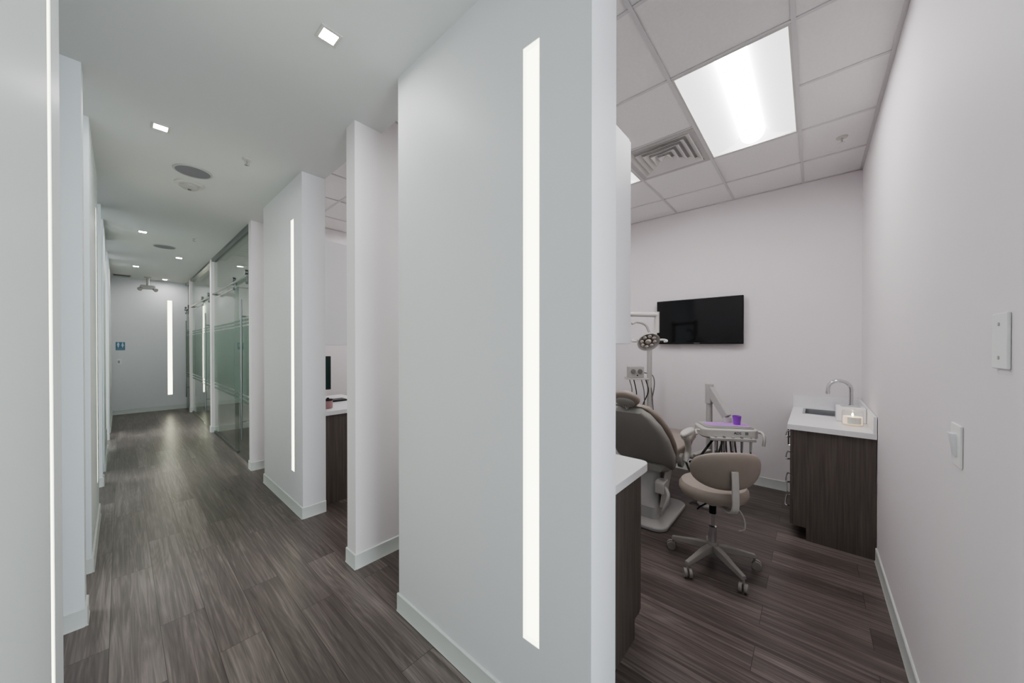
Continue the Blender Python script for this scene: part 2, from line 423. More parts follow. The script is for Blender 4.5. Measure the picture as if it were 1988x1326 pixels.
# ------------------------------------------------------------------ ceiling fixtures
def troffer(loc, label):
    t = thing('ceiling_light_panel', label, 'ceiling light', loc, group='recessed light panels in the tile ceiling')
    mb = MB(); L, W = .585, .285
    for s in (-1, 1):
        mb.box(-L-.004, L+.004, s*W-.008, s*W+.008, -.006, .004); mb.box(s*L-.008, s*L+.008, -W, W, -.0055, .0035)
    mb.build('frame', M['plastic'], t, world=False)
    mb = MB()
    for s in (-1, 1):
        pr = [(s*(W-.20*math.sin(a*PI/2/8)), .11*(1-math.cos(a*PI/2/8))**.7) for a in range(9)]
        pr2 = [(y, z+.006) for y, z in pr][::-1]
        mb.prism(pr+pr2, -L, L, 'x')
    mb.build('reflector', M['reflector'], t, world=False)
    mb = MB()
    for s in (-1, 1):
        mb.box(s*(L-.003)-.003, s*(L-.003)+.003, -W, W, 0, .125)
    mb.box(-L, L, -.1, .1, .116, .122)
    mb.build('end_plate', M['reflector'], t, world=False)
    arc = [(.085*math.cos(PI+a*PI/12), .10+.088*math.sin(PI+a*PI/12)) for a in range(13)]
    MB().prism(arc, -L+.012, L-.012, 'x').build('lens', M['lens'], t, world=False)
    return t
tl = troffer((GX0+G, GY0+G/2, HR), 'glowing rectangular ceiling light panel with curved lens above the treatment room')
dup(tl, (GX0+G, GY0+2.5*G, HR), 'light panel beyond the square air vent, only its corner showing')
for i in range(1, 4):
    for k, w in ((.5, 'nearer'), (2.5, 'farther')):
        dup(tl, (GX0+G, GY0+PITCH*i+k*G, HR), '%s light panel in the ceiling of the %s room along the corridor' % (w, ('second', 'third', 'fourth')[i-1]))

# square air vent
t = thing('air_vent', 'square white four-way ceiling air vent beside the light panel', 'air vent', (GX0+1.5*G, GY0+1.5*G, HR))
mb = MB()
for s in (-1, 1):
    mb.box(-.292, .292, s*.272-.02, s*.272+.02, -.008, .004); mb.box(s*.272-.02, s*.272+.02, -.252, .252, -.008, .004)
mb.build('frame', M['lightgrey'], t, world=False)
MB().box(-.26, .26, -.26, .26, .03, .035).build('backing', M['ventback'], t, world=False)
for s in (.245, .195, .145, .095, .045):
    mb = MB(); q = s-.036
    ring = lambda a, z: [(-a, -a, z), (a, -a, z), (a, a, z), (-a, a, z)]
    mb.rings([ring(q, .012), ring(s, -.014), ring(s+.003, -.012), ring(q+.003, .016)], closed=True)
    mb.build('louver', M['louver'], t, world=False)

# corridor square downlights
def downlight(loc, label):
    t = thing('downlight', label, 'downlight', loc, group='square downlights in the corridor ceiling')
    mb = MB()
    for s in (-1, 1):
        mb.box(-.048, .048, s*.041-.007, s*.041+.007, -.006, 0); mb.box(s*.041-.007, s*.041+.007, -.034, .034, -.006, 0)
    mb.build('trim_ring', M['plastic'], t, world=False)
    MB().box(-.034, .034, -.034, .034, -.002, -.0005).build('lens', M['downlight'], t, world=False)
    return t
dl = downlight((.682, 1.80, HC), 'nearest square downlight in the corridor ceiling, at the top of the picture')
for p, l in (((.19, 3.43), 'second nearest square downlight, on the left half of the corridor ceiling'),
             ((.2, 6.74), 'third square downlight along the left half of the corridor ceiling'),
             ((.672, 8.27), 'downlight in front of the second glass door on the right half of the ceiling'),
             ((.195, 9.75), 'farthest downlight on the left half of the corridor ceiling'),
             ((.675, 11.2), 'farthest downlight, close to the end wall')):
    dup(dl, (p[0], p[1], HC), l)
def round_speaker(loc, r, label):
    t = thing('ceiling_speaker', label, 'speaker', loc)
    MB().lathe([(r-.014, 0), (r, 0), (r, -.006), (r-.006, -.01), (r-.014, -.007)], n=40, closed=True).build('rim', M['lightgrey'], t, world=False)
    MB().lathe([(0, -.0065), (r-.013, -.0065), (r-.013, -.001), (0, -.001)], n=40).build('grille', M['speaker'], t, world=False)
    return t
sp = round_speaker((.424, 4.09, HC), .13, 'round grey ceiling speaker beside the smoke detector')
dup(sp, (.449, 7.5, HC), 'round ceiling speaker farther down the corridor, past the glass wall start')
t = thing('smoke_detector', 'round white smoke detector on the corridor ceiling', 'smoke detector', (.434, 4.43, HC))
MB().lathe([(0, 0), (.105, 0), (.105, -.012), (.095, -.02), (.0, -.02)], n=36).build('base', M['plastic'], t, world=False)
MB().lathe([(0, -.02), (.07, -.02), (.066, -.035), (.045, -.05), (0, -.052)], n=32).build('sensor_dome', M['lightgrey'], t, world=False)
MB().lathe([(0, -.052), (.014, -.052), (.012, -.057), (0, -.058)], n=16).build('button', M['hose'], t, world=False)
def sprinkler(loc, label):
    t = thing('fire_sprinkler', label, 'sprinkler', loc, group='ceiling fire sprinklers')
    MB().lathe([(0, .004), (.036, .004), (.034, -.006), (.014, -.009), (0, -.009)], n=24).build('escutcheon', M['plastic'], t, world=False)
    mb = MB().cyl((0, 0, -.008), (0, 0, -.03), .007, n=10)
    mb.tube([(-.012, 0, -.012), (-.016, 0, -.03), (0, 0, -.045)], .0025, 6).tube([(.012, 0, -.012), (.016, 0, -.03), (0, 0, -.045)], .0025, 6)
    mb.build('head', M['chrome'], t, world=False)
    MB().lathe([(0, -.044), (.018, -.044), (.018, -.047), (0, -.047)], n=20).build('deflector', M['chrome'], t, world=False)
    return t
sk = sprinkler((.69, 3.495, HC), 'fire sprinkler on the corridor ceiling right of the round speaker')
dup(sk, (.69, 6.58, HC), 'small fire sprinkler on the corridor ceiling near the glass wall')
dup(sk, (3.785, -.168, HR), 'fire sprinkler in a ceiling tile of the treatment room near the right wall')
# emergency fixture at the end
t = thing('emergency_light', 'white twin-head emergency light hanging from the ceiling at the corridor end', 'emergency light', (.40, 11.1, HC))
MB().lathe([(0, .004), (.06, .004), (.06, -.02), (.025, -.03), (.025, -.18), (0, -.18)], n=20).build('stem', M['plastic'], t, world=False)
MB().prism(rrect(-.12, .12, -.27, -.18, .03), -.035, .035, 'y').build('body', M['lightgrey'], t, world=False, bevel=.004)
for s in (-1, 1):
    mb = MB().cyl((s*.10, -.02, -.26), (s*.125, -.06, -.285), .032, .042, n=20)
    mb.build('lamp_head', M['lightgrey'], t, world=False)
t = thing('ceiling_grille', 'small grey slotted air grille on the ceiling at the far left end of the corridor', 'air grille', (.02, 11.2, HC))
MB().box(-.14, .14, -.1, .1, -.006, 0).build('frame', M['lightgrey'], t, world=False)
for k in range(5): MB().box(-.12, .12, -.085+k*.038, -.068+k*.038, -.012, -.006).build('slat', M['hose'], t, world=False)

# ------------------------------------------------------------------ end wall sign + switch
t = thing('restroom_sign', 'small blue restroom sign on the end wall of the corridor', 'sign', (-.012, YE, 1.43))
MB().box(-.075, .062, YE-.006, YE, 1.43, 1.61).build('plate', M['blue'], t, bevel=.002)
for cx, dress in ((-.038, False), (.026, True)):
    hd_ = [(cx+.010*math.cos(R(a)), 1.592+.010*math.sin(R(a))) for a in range(-70, 251, 40)]
    if dress: pl = [(cx-.010, 1.49), (cx-.008, 1.523), (cx-.022, 1.523), (cx-.008, 1.580)] + hd_[::-1] + [(cx+.008, 1.580), (cx+.022, 1.523), (cx+.008, 1.523), (cx+.010, 1.49)]
    else: pl = [(cx-.010, 1.49), (cx-.010, 1.533), (cx-.017, 1.533), (cx-.017, 1.579)] + hd_[::-1] + [(cx+.017, 1.579), (cx+.017, 1.533), (cx+.010, 1.533), (cx+.010, 1.49)]
    MB().prism(pl, YE-.0075, YE-.006, 'y').build('pictogram', M['white'], t)
text('lettering', 'RESTROOM', .021, M['white'], t, Matrix(((1, 0, 0, .0055), (0, 0, -1, -.007), (0, 1, 0, .025), (0, 0, 0, 1))))
t = thing('light_switch', 'tiny white switch on the end wall below the blue sign', 'light switch', (-.03, YE, 1.11))
MB().box(-.065, .005, YE-.005, YE, 1.11, 1.23).build('plate', M['whiteplate'], t, bevel=.002)
MB().prism([(YE-.005, 1.14), (YE-.012, 1.145), (YE-.018, 1.20), (YE-.005, 1.20)], -.045, -.015, 'x').build('rocker', M['lightgrey'], t)

# ------------------------------------------------------------------ glass fronts
def glass_front(y0, y1, door, label):
    t = thing('glass_front', label, 'glass wall', (XR+.04, y0, 0), group='sliding glass fronts right of the corridor')
    x = XR+.03
    sp_ = y0+door
    def part(n, mb, m, par=t, b=0): return mb.build(n, m, par, bevel=b)
    part('top_channel', MB().box(x-.025, x+.035, y0, y1, HC-.045, HC-.002), M['framesteel'])
    part('floor_channel', MB().box(x-.0, x+.035, sp_, y1, 0.001, .03), M['framesteel'])
    fp = part('fixed_panel', MB().box(x+.012, x+.022, sp_-.04, y1, .03, 2.36), M['glass'])
    tp = part('transom_panel', MB().box(x+.012, x+.022, y0, y1, 2.375, HC-.045), M['glass'])
    dp = part('sliding_door', MB().box(x-.016, x-.006, y0+.015, sp_+.03, .02, 2.42), M['glass'])
    z = .78
    mb = MB().box(x+.008, x+.0115, sp_+.03, y1, z+.11, 1.78)
    mb2 = MB().box(x-.0195, x-.0165, y0+.015, sp_+.03, z+.11, 1.78)
    for a in (z, z+.055, 1.80, 1.845):
        mb.box(x+.008, x+.0115, sp_+.03, y1, a, a+.028); mb2.box(x-.0195, x-.0165, y0+.015, sp_+.03, a, a+.028)
    mb.build('frosted_band', M['frost'], fp); mb2.build('frosted_band', M['frost'], dp)
    part('rail', MB().cyl((x-.04, y0+.01, 2.40), (x-.04, y1-.25, 2.40), .0125, n=14), M['framesteel'])
    for yy in (y0+.08, sp_-.05):
        mb = MB().cyl((x-.052, yy, 2.445), (x-.018, yy, 2.445), .034, n=20).box(x-.03, x-.017, yy-.014, yy+.014, 2.30, 2.45).cyl((x-.045, yy, 2.32), (x-.016, yy, 2.32), .018, n=14)
        part('roller', mb, M['framesteel'], dp)
    for yy in (sp_+.05, y1-.3):
        part('rail_bracket', MB().cyl((x-.05, yy, 2.40), (x+.012, yy, 2.40), .018, n=14), M['framesteel'])
    hy = y0+.22
    mb = MB().cyl((x-.065, hy, .32), (x-.065, hy, 2.12), .011, n=14)
    for zz in (.55, 1.9): mb.cyl((x-.065, hy, zz), (x-.016, hy, zz), .009, n=10)
    part('pull_handle', mb, M['framesteel'], dp)
    return t
glass_front(5.275, 7.94, .86, 'nearer sliding glass front with frosted band and tall steel pull handle')
glass_front(5.275+PITCH, 7.94+PITCH, .86, 'farther sliding glass front next to the last white partition end')
glass_front(5.275+2*PITCH, YE-.005, .66, 'dark-edged glass door at the far right end of the corridor')

# ------------------------------------------------------------------ pier cabinets
def pier_cabinet(y0, y1, label):
    t = thing('base_cabinet', label, 'cabinet', (XRB+.3, (y0+y1)/2, 0), group='base cabinets behind the piers')
    x = XRB+.003
    body = MB().prism([(x, 0), (x+.51, 0), (x+.51, .1), (x+.578, .1), (x+.578, .858), (x, .858)], y0, y1, 'y').build('body', M['cab'], t, bevel=.001)
    n = 3; w = (y1-y0)/n
    for k in range(n):
        a, b = y0+k*w+.002, y0+(k+1)*w-.002
        d = MB().box(x+.579, x+.598, a, b, .105, .66).build('door', M['cab'], t, bevel=.001)
        MB().tube(smooth_path([(x+.598, b-.05, .52), (x+.625, b-.05, .525), (x+.625, b-.05, .635), (x+.598, b-.05, .64)], 5), .005, 8).build('handle', M['chrome'], d)
        d = MB().box(x+.579, x+.598, a, b, .665, .852).build('drawer', M['cab'], t, bevel=.001)
        MB().tube(smooth_path([(x+.598, (a+b)/2-.06, .76), (x+.625, (a+b)/2-.055, .76), (x+.625, (a+b)/2+.055, .76), (x+.598, (a+b)/2+.06, .76)], 5), .005, 8).build('handle', M['chrome'], d)
    return t
def worktop(y0, y1, label):
    x = XRB+.002
    r = .05
    poly = [(x, y1), (x, y0)] + [(x+.63-r+r*math.cos(a), y0+r+r*math.sin(a)) for a in [R(-90+18*i) for i in range(6)]] + [(x+.63, y1)]
    t = thing('worktop', label, 'worktop', (x+.3, (y0+y1)/2, .859), group='white worktops behind the piers')
    MB().prism(poly, .859, .9, 'z').build('slab', M['counter'], t, bevel=.002)
    MB().box(x, x+.018, y0+.03, y1, .901, 1.0).build('backsplash', M['counter'], t, bevel=.002)
def wall_cabinet(y0, y1, label):
    t = thing('wall_cabinet', label, 'cabinet', (XRB+.2, (y0+y1)/2, 1.53), group='white wall cabinets behind the piers')
    x = XRB+.003
    MB().box(x, x+.385, y0, y1, 1.53, 2.52).build('body', M['whitecab'], t, bevel=.003)
    for k in range(2):
        w = (y1-y0)/2
        d = MB().box(x+.386, x+.408, y0+k*w+.002, y0+(k+1)*w-.002, 1.532, 2.518).build('door', M['whitecab'], t, bevel=.004)
        yy = y0+w+(-.04 if k == 0 else .04)
        MB().tube([(x+.408, yy, 1.58), (x+.43, yy, 1.58), (x+.43, yy, 1.69), (x+.408, yy, 1.69)], .005, 8).build('handle', M['chrome'], d)
for i in range(2):
    w = ('of the treatment room beside the near pier', 'seen through the opening between the near and second piers')[i]
    pier_cabinet(.69+PITCH*i, 1.74+PITCH*i, 'dark woodgrain base cabinet '+w)
    worktop(.655+PITCH*i, 1.76+PITCH*i, 'white worktop with rounded corner '+w)
    wall_cabinet(.67+PITCH*i, 1.74+PITCH*i, 'white wall cabinet '+w)

# second room: monitor, keyboard, jar
t = thing('computer_monitor', 'black computer monitor standing on the worktop in the second room', 'monitor', (1.46, 4.36, .901))
MB().prism(rrect(1.36, 1.56, 4.30, 4.44, .03), .901, .912).build('base', M['black'], t)
MB().box(1.44, 1.48, 4.39, 4.41, .912, 1.1).build('neck', M['black'], t)
MB().box(1.27, 1.665, 4.355, 4.385, 1.0, 1.40).build('housing', M['black'], t, bevel=.005)
MB().box(1.28, 1.655, 4.3525, 4.3545, 1.015, 1.39).build('screen', M['monitorscreen'], t)
t = thing('keyboard', 'black keyboard on the white worktop in front of the monitor', 'keyboard', (1.58, 4.05, .901))
MB().box(1.47, 1.70, 3.98, 4.12, .901, .918).build('case', M['black'], t, bevel=.004)
mb = MB()
for i in range(10):
    for j in range(4): mb.box(1.482+i*.021, 1.499+i*.021, 3.995+j*.029, 4.018+j*.029, .918, .924)
mb.build('keys', M['hose'], t)
t = thing('candle_jar', 'pink candle jar with dark lid on the worktop edge in the second room', 'candle', (1.357, 3.63, .901))
MB().lathe([(0, 0), (.04, 0), (.044, .008), (.044, .07), (.04, .076), (0, .076)]).build('jar', M['pink'], t, world=False)
MB().lathe([(0, .077), (.043, .077), (.043, .092), (.012, .095), (.01, .105), (0, .106)]).build('lid', M['toe'], t, world=False)

# ------------------------------------------------------------------ sink cabinet (right wall)
CX0, CY1 = 3.52, .115
t = thing('sink_cabinet', 'dark woodgrain sink cabinet in the corner below the faucet', 'cabinet', (4.05, -.1, 0))
sec = [(YR+.003, 0), (CY1-.08, 0), (CY1-.08, .1), (CY1-.001, .1), (CY1-.001, .859), (YR+.003, .859)]
mb = MB().prism(sec, CX0, CX0+.018, 'x').prism(sec, XB-.021, XB-.003, 'x')
mb.box(CX0+.018, XB-.021, YR+.003, CY1-.001, .1, .118).box(CX0+.018, XB-.021, CY1-.095, CY1-.08, 0, .1).box(CX0+.018, XB-.021, YR+.003, YR+.015, .118, .859)
mb.build('body', M['cab'], t)
hs = [.105, .30, .49, .68, .855]
for k in range(4):
    d = MB().box(CX0+.003, CX0+.45, CY1, CY1+.019, hs[k], hs[k+1]-.004).build('drawer', M['cab'], t, bevel=.001)
    z = (hs[k]+hs[k+1])/2+.01
    MB().tube(smooth_path([(CX0+.10, CY1+.019, z), (CX0+.105, CY1+.05, z), (CX0+.33, CY1+.05, z), (CX0+.335, CY1+.019, z)], 5), .006, 8).build('handle', M['chrome'], d)
d = MB().box(CX0+.454, XB-.006, CY1, CY1+.019, .105, .851).build('door', M['cab'], t, bevel=.001)
MB().tube([(CX0+.50, CY1+.019, .62), (CX0+.50, CY1+.05, .62), (CX0+.50, CY1+.05, .78), (CX0+.50, CY1+.019, .78)], .006, 8).build('handle', M['chrome'], d)
# worktop with sink hole
t = thing('worktop', 'white sink worktop with backsplash in the corner of the treatment room', 'worktop', (4.05, -.1, .86))
sx0, sx1, sy0, sy1 = 4.13, 4.47, -.20, .055
wx0, wx1, wy0, wy1 = CX0-.02, XB-.003, YR+.003, CY1+.035
mb = MB().box(wx0, sx0, wy0, wy1, .86, .9).box(sx1, wx1, wy0, wy1, .86, .9).box(sx0, sx1, wy0, sy0, .86, .9).box(sx0, sx1, sy1, wy1, .86, .9)
mb.build('slab', M['counter'], t)
mb = MB().box(wx1-.018, wx1, wy0, wy1, .9005, 1.02); mb.box(wx0, wx1-.0185, wy0, wy0+.018, .9005, 1.02)
mb.build('backsplash', M['counter'], t, bevel=.002)
t = thing('sink', 'stainless steel sink basin set into the white worktop', 'sink', ((sx0+sx1)/2, (sy0+sy1)/2, .75))
mb = MB()
def rr3(a, z, r): return [(x, y, z) for x, y in rrect(sx0-a, sx1+a, sy0-a, sy1+a, r)]
mb.rings([rr3(.016, .9015, .03), rr3(.014, .904, .03), rr3(-.004, .903, .03), rr3(-.010, .78, .04), rr3(-.03, .765, .04), rr3(-.031, .762, .04), rr3(-.008, .776, .04), rr3(-.001, .9, .03)], closed=True)
mb.prism(rrect(sx0+.02, sx1-.02, sy0+.02, sy1-.02, .03), .762, .7655)
mb.build('basin', M['steel'], t)
MB().lathe([(0, 0), (.03, 0), (.032, .003), (.02, .004), (0, .002)], c=((sx0+sx1)/2, (sy0+sy1)/2, .766), n=20).build('drain', M['chrome'], t)
t = thing('faucet', 'chrome gooseneck faucet curving over the sink', 'faucet', (4.40, -.265, .905))
MB().lathe([(0, 0), (.030, 0), (.028, .014), (.021, .022), (.020, .08), (0, .08)], n=20).build('base', M['chrome'], t, world=False)
pth = [(0, 0, .06), (0, 0, .19)] + [(0, .078-.078*math.cos(a), .215+.078*math.sin(a)) for a in [PI*i/12 for i in range(13)]] + [(0, .158, .185)]
MB().tube(pth, .0145, 12).build('spout', M['chrome'], t, world=False)
MB().cyl((0, .1575, .19), (0, .158, .165), .017, n=14).build('nozzle', M['chrome'], t, world=False)
MB().tube([(-.012, 0, .05), (-.045, 0, .06), (-.10, .0, .085)], .008, 10).build('lever', M['chrome'], t, world=False)
t = thing('dispenser_box', 'white dispenser box behind the candle jar on the sink worktop', 'dispenser', (3.97, -.235, .901))
MB().box(-.07, .07, -.088, .088, 0, .12).build('box', M['whitecab'], t, world=False, bevel=.006)
MB().prism(rrect(-.02, .02, -.06, .06, .018), .1205, .123).build('slot', M['lightgrey'], t, world=False)
t = thing('candle_jar', 'glass jar with cream candle on the sink worktop', 'candle', (3.76, -.235, .901))
MB().lathe([(.0, 0), (.056, 0), (.063, .008), (.063, .10), (.058, .118), (.055, .118), (.0595, .099), (.0595, .012), (0, .010)], n=40).build('jar', M['clear'], t, world=False)
MB().lathe([(0, .0125), (.056, .0135), (.056, .070), (.0, .066)]).build('wax', M['wax'], t, world=False)
arc = [R(150+9*i) for i in range(9)]
MB().prism([(.0645*math.cos(a), .0645*math.sin(a)) for a in arc]+[(.0655*math.cos(a), .0655*math.sin(a)) for a in arc[::-1]], .02, .07).build('paper_label', M['label'], t, world=False)
MB().sph((0, 0, .085), (.006, .006, .014), 10, 8).build('flame', M['flame'], t, world=False)

# ------------------------------------------------------------------ television
TX = XB-.075; ty0, ty1, tz0, tz1 = .575, 1.50, 1.545, 2.085
t = thing('television', 'black flat screen television on the back wall of the treatment room', 'television', (TX, (ty0+ty1)/2, tz0))
MB().box(TX, TX+.04, ty0, ty1, tz0, tz1).build('housing', M['black'], t, bevel=.006)
MB().box(TX+.04, XB+.002, .85, 1.23, 1.66, 1.96).build('wall_bracket', M['toe'], t)
MB().box(TX-.0015, TX-.0002, ty0+.012, ty1-.012, tz0+.022, tz1-.012).build('screen', M['screen'], t)
text('lettering', 'SAMSUNG', .014, M['lightgrey'], t, Matrix(((0, 0, -1, -.0015), (-1, 0, 0, 0), (0, 1, 0, .0105), (0, 0, 0, 1))))
# plates on right wall
t = thing('wall_plate', 'blank white wall plate with two screws at the right edge of the picture', 'wall plate', (1.40, YR, 1.465))
MB().box(1.355, 1.445, YR, YR+.007, 1.465, 1.60).build('plate', M['whiteplate'], t, bevel=.003)
for z in (1.492, 1.573): MB().cyl((1.40, YR+.007, z), (1.40, YR+.0085, z), .0045, n=12).build('screw', M['lightgrey'], t)
t = thing('light_switch', 'white rocker light switch on the right wall of the treatment room', 'light switch', (1.73, YR, 1.145))
MB().box(1.685, 1.78, YR, YR+.007, 1.145, 1.275).build('plate', M['whiteplate'], t, bevel=.003)
MB().prism([(YR+.007, 1.175), (YR+.010, 1.175), (YR+.020, 1.245), (YR+.007, 1.245)], 1.715, 1.75, 'x').build('rocker', M['whitecab'], t)

# ------------------------------------------------------------------ operator stool
t = thing('stool', 'taupe rolling stool with oval backrest and five casters', 'stool', (2.71, .52, 0), R(-142))
def sb(n, mb, m, par=t, b=0): return mb.build(n, m, par, bevel=b, world=False)
for k in range(5):
    a = R(-130+72*k+142); c, s = math.cos(a), math.sin(a)
    w = []
    for r_, z, hw, hh in ((.02, .125, .028, .022), (.10, .118, .026, .02), (.2, .098, .021, .015), (.27, .085, .018, .012)):
        w.append([(r_*c-hw*s, r_*s+hw*c, z-hh), (r_*c+hw*s, r_*s-hw*c, z-hh), (r_*c+hw*.7*s, r_*s-hw*.7*c, z+hh), (r_*c-hw*.7*s, r_*s+hw*.7*c, z+hh)])
    lg = sb('leg', MB().rings(w), M['stoolbase'], b=.004)
    mb = MB(); x, y = .265*c, .265*s
    mb.cyl((x, y, .04), (x, y, .08), .007, n=8)
    b_ = a+R(40+25*k); dx, dy = math.cos(b_), math.sin(b_)
    ox, oy = x+.012*dy, y-.012*dx
    for q in (-1, 1):
        mb.cyl((ox+q*.006*dx, oy+q*.006*dy, .028), (ox+q*.024*dx, oy+q*.024*dy, .028), .028, n=20)
    sb('caster', mb, M['stoolbase'], lg)
sb('hub', MB().lathe([(0, .07), (.035, .07), (.038, .10), (.036, .15), (.028, .16), (0, .16)]), M['stoolbase'])
sb('gas_lift', MB().lathe([(0, .16), (.025, .16), (.025, .27), (.014, .275), (.014, .40), (0, .40)]), M['chrome'])
sb('lift_sleeve', MB().lathe([(0, .36), (.022, .36), (.022, .47), (0, .47)]), M['black'])
sb('seat_plate', MB().prism(rrect(-.1, .12, -.08, .08, .02), .462, .482), M['lightgrey'])
sb('seat', MB().lathe([(0, .483), (.17, .483), (.20, .495), (.212, .52), (.21, .55), (.195, .573), (.16, .583), (.08, .582), (0, .579)], n=48), M['tan'])
mb = MB().sph((0, 0, 0), (.032, .225, .125), 40, 20, power=.85)
mb.fn(lambda v: Vector((v.x-1.3*v.y*v.y+.0, v.y, v.z))).tr(Matrix.Translation((.215, 0, .725)) @ Matrix.Rotation(R(6), 4, 'Y'))
bk = sb('backrest', mb, M['tan'])
mb = MB()
cv = smooth_path([(.08, 0, .472), (.20, 0, .462), (.262, 0, .50), (.268, 0, .60), (.258, 0, .74)], 8)
rs = []
for i, p in enumerate(cv):
    d = (cv[min(i+1, len(cv)-1)]-cv[max(i-1, 0)]).normalized(); nrm = Vector((d.z, 0, -d.x)); sd = Vector((0, 1, 0)); hw = .021
    rs.append([p+sd*hw+nrm*.006, p-sd*hw+nrm*.006, p-sd*hw-nrm*.006, p+sd*hw-nrm*.006])
mb.rings(rs); sb('back_support', mb, M['plastic'], b=.003)
sb('lever', MB().tube(smooth_path([(.05, .03, .465), (.12, .09, .455), (.15, .12, .40), (.15, .125, .33), (.12, .11, .30)], 6), .005, 8), M['plastic'])
sb('lever', MB().tube(smooth_path([(.05, -.03, .465), (.1, -.12, .455), (.12, -.16, .44)], 6), .005, 8), M['black'])

# ------------------------------------------------------------------ dental chair
ox, oy = 3.2, 1.15
t = thing('dental_chair', 'reclined taupe and grey dental chair facing the television', 'dental chair', (ox, oy, 0))
def db(n, mb, m, par=t, b=0): return mb.build(n, m, par, bevel=b, world=False)
db('base_plate', MB().prism(rrect(-.34, .36, -.26, .26, .1, 8), 0, .035), M['lightgrey'], b=.012)
mb = MB()
def rx(cx, hx, hy, z, r=.05): return [(x, y, z) for x, y in rrect(cx-hx, cx+hx, -hy, hy, r)]
mb.rings([rx(.02, .22, .15, .035), rx(.02, .215, .15, .13), rx(.04, .17, .13, .2), rx(.08, .13, .11, .3), rx(.1, .14, .12, .40)])
db('pump_cover', mb, M['lightgrey'])
db('lift_arm', MB().prism([(-.12, .12), (-.02, .08), (.2, .36), (.16, .43), (.04, .42)], -.165, -.152, 'y'), M['plastic'], b=.003)
db('lift_arm', MB().prism([(-.12, .12), (-.02, .08), (.2, .36), (.16, .43), (.04, .42)], .152, .165, 'y'), M['plastic'], b=.003)
mb = MB()
sec = [(-.08, .16, .41, .47), (.0, .2, .40, .49), (.4, .2, .42, .505), (.75, .16, .44, .50), (.95, .12, .45, .495)]
mb.rings([[(x, y*1.0, z) for y, z in rrect(-w, w, z0, z1, .025, 4)] for x, w, z0, z1 in sec])
db('seat_frame', mb, M['greyshell'])
mb = MB()
sec = [(.0, .20, .50, .55), (.03, .25, .50, .60), (.15, .27, .50, .605), (.35, .27, .505, .60), (.55, .24, .505, .595), (.8, .2, .50, .58), (1.0, .18, .495, .57), (1.05, .14, .50, .55)]
mb.rings([[(x, y, z) for y, z in rrect(-w, w, z0, z1, .022, 5)] for x, w, z0, z1 in sec])
db('seat_cushion', mb, M['tan'])
def backring(s, w, d0, d1, r):
    A = R(134); dirv = Vector((math.cos(A), 0, math.sin(A))); nv = Vector((math.sin(A), 0, -math.cos(A)))
    o = Vector((.08, 0, .50)) + dirv*s
    return [o + nv*n_ + Vector((0, y, 0)) for y, n_ in rrect(-w, w, d0, d1, r, 5)]
mb = MB()
mb.rings([backring(s, w, a, b, r) for s, w, a, b, r in ((-.06, .17, -.07, -.01, .025), (-.02, .235, -.10, -.005, .04), (.12, .262, -.12, 0, .05), (.35, .262, -.115, 0, .05), (.52, .235, -.095, 0, .04), (.66, .18, -.075, 0, .03), (.72, .12, -.06, 0, .022))])
db('back_shell', mb, M['greyshell'])
mb = MB()
mb.rings([backring(s, w, a, b, r) for s, w, a, b, r in ((-.03, .18, .0, .04, .015), (.03, .25, .001, .06, .027), (.2, .265, .001, .062, .028), (.4, .262, .001, .058, .026), (.58, .225, .001, .052, .024), (.70, .16, .001, .042, .018), (.73, .11, .001, .03, .012))])
db('back_cushion', mb, M['tan'])
A = R(134); dv = Vector((math.cos(A), 0, math.sin(A))); nv = Vector((math.sin(A), 0, -math.cos(A)))
o = Vector((.08, 0, .50))
db('headrest_bar', MB().tube([o+dv*.66+nv*-.02, o+dv*.80+nv*-.03], .02, 12), M['chrome'])
mb = MB().sph((0, 0, 0), (.085, .115, .036), 30, 16, power=.8)
mb.tr(Matrix.Translation(o+dv*.81+nv*.015) @ Matrix.Rotation(PI-A, 4, 'Y'))
hr = db('headrest', mb, M['tan'])
mb = MB().sph((0, 0, 0), (.06, .08, .02), 20, 10)
mb.tr(Matrix.Translation(o+dv*.80+nv*-.022) @ Matrix.Rotation((PI-A), 4, 'Y')); db('headrest_mount', mb, M['greyshell'], hr)
db('pivot_disc', MB().cyl((.10, -.285, .50), (.10, -.25, .50), .06, n=28), M['greyshell'], b=.005)
for s in (-1, 1):
    mb = MB(); pts = smooth_path([(.12, s*.29, .49), (.16, s*.31, .58), (.10, s*.315, .69), (.02, s*.31, .735)], 6)
    mb.tube(pts, .026, 12)
    ar = db('armrest_support', mb, M['plastic'])
    db('arm_pad', MB().sph((.12, s*.315, .755), (.17, .04, .026), 24, 12, power=.7), M['plastic'], ar)
db('side_hose', MB().tube(smooth_path([(-.1, -.17, .33), (-.2, -.25, .28), (-.24, -.22, .15), (-.15, -.18, .08)], 6), .012, 8), M['lightgrey'])
db('control_box', MB().prism(rrect(-.17, -.05, .25, .36, .02), -.21, -.13, 'y'), M['plastic'], b=.006)

# foot control
t = thing('foot_control', 'light grey foot control with cable lying beside the chair base', 'foot control', (3.68, .76, 0))
MB().lathe([(0, 0), (.075, 0), (.078, .015), (.06, .03), (0, .036)], n=30).build('disc', M['lightgrey'], t, world=False)
MB().tube(smooth_path([(0, .075, .012), (-.02, .12, .007), (-.05, .13, .007), (-.08, .12, .007)], 6), .006, 8).build('cable', M['hose'], t, world=False)

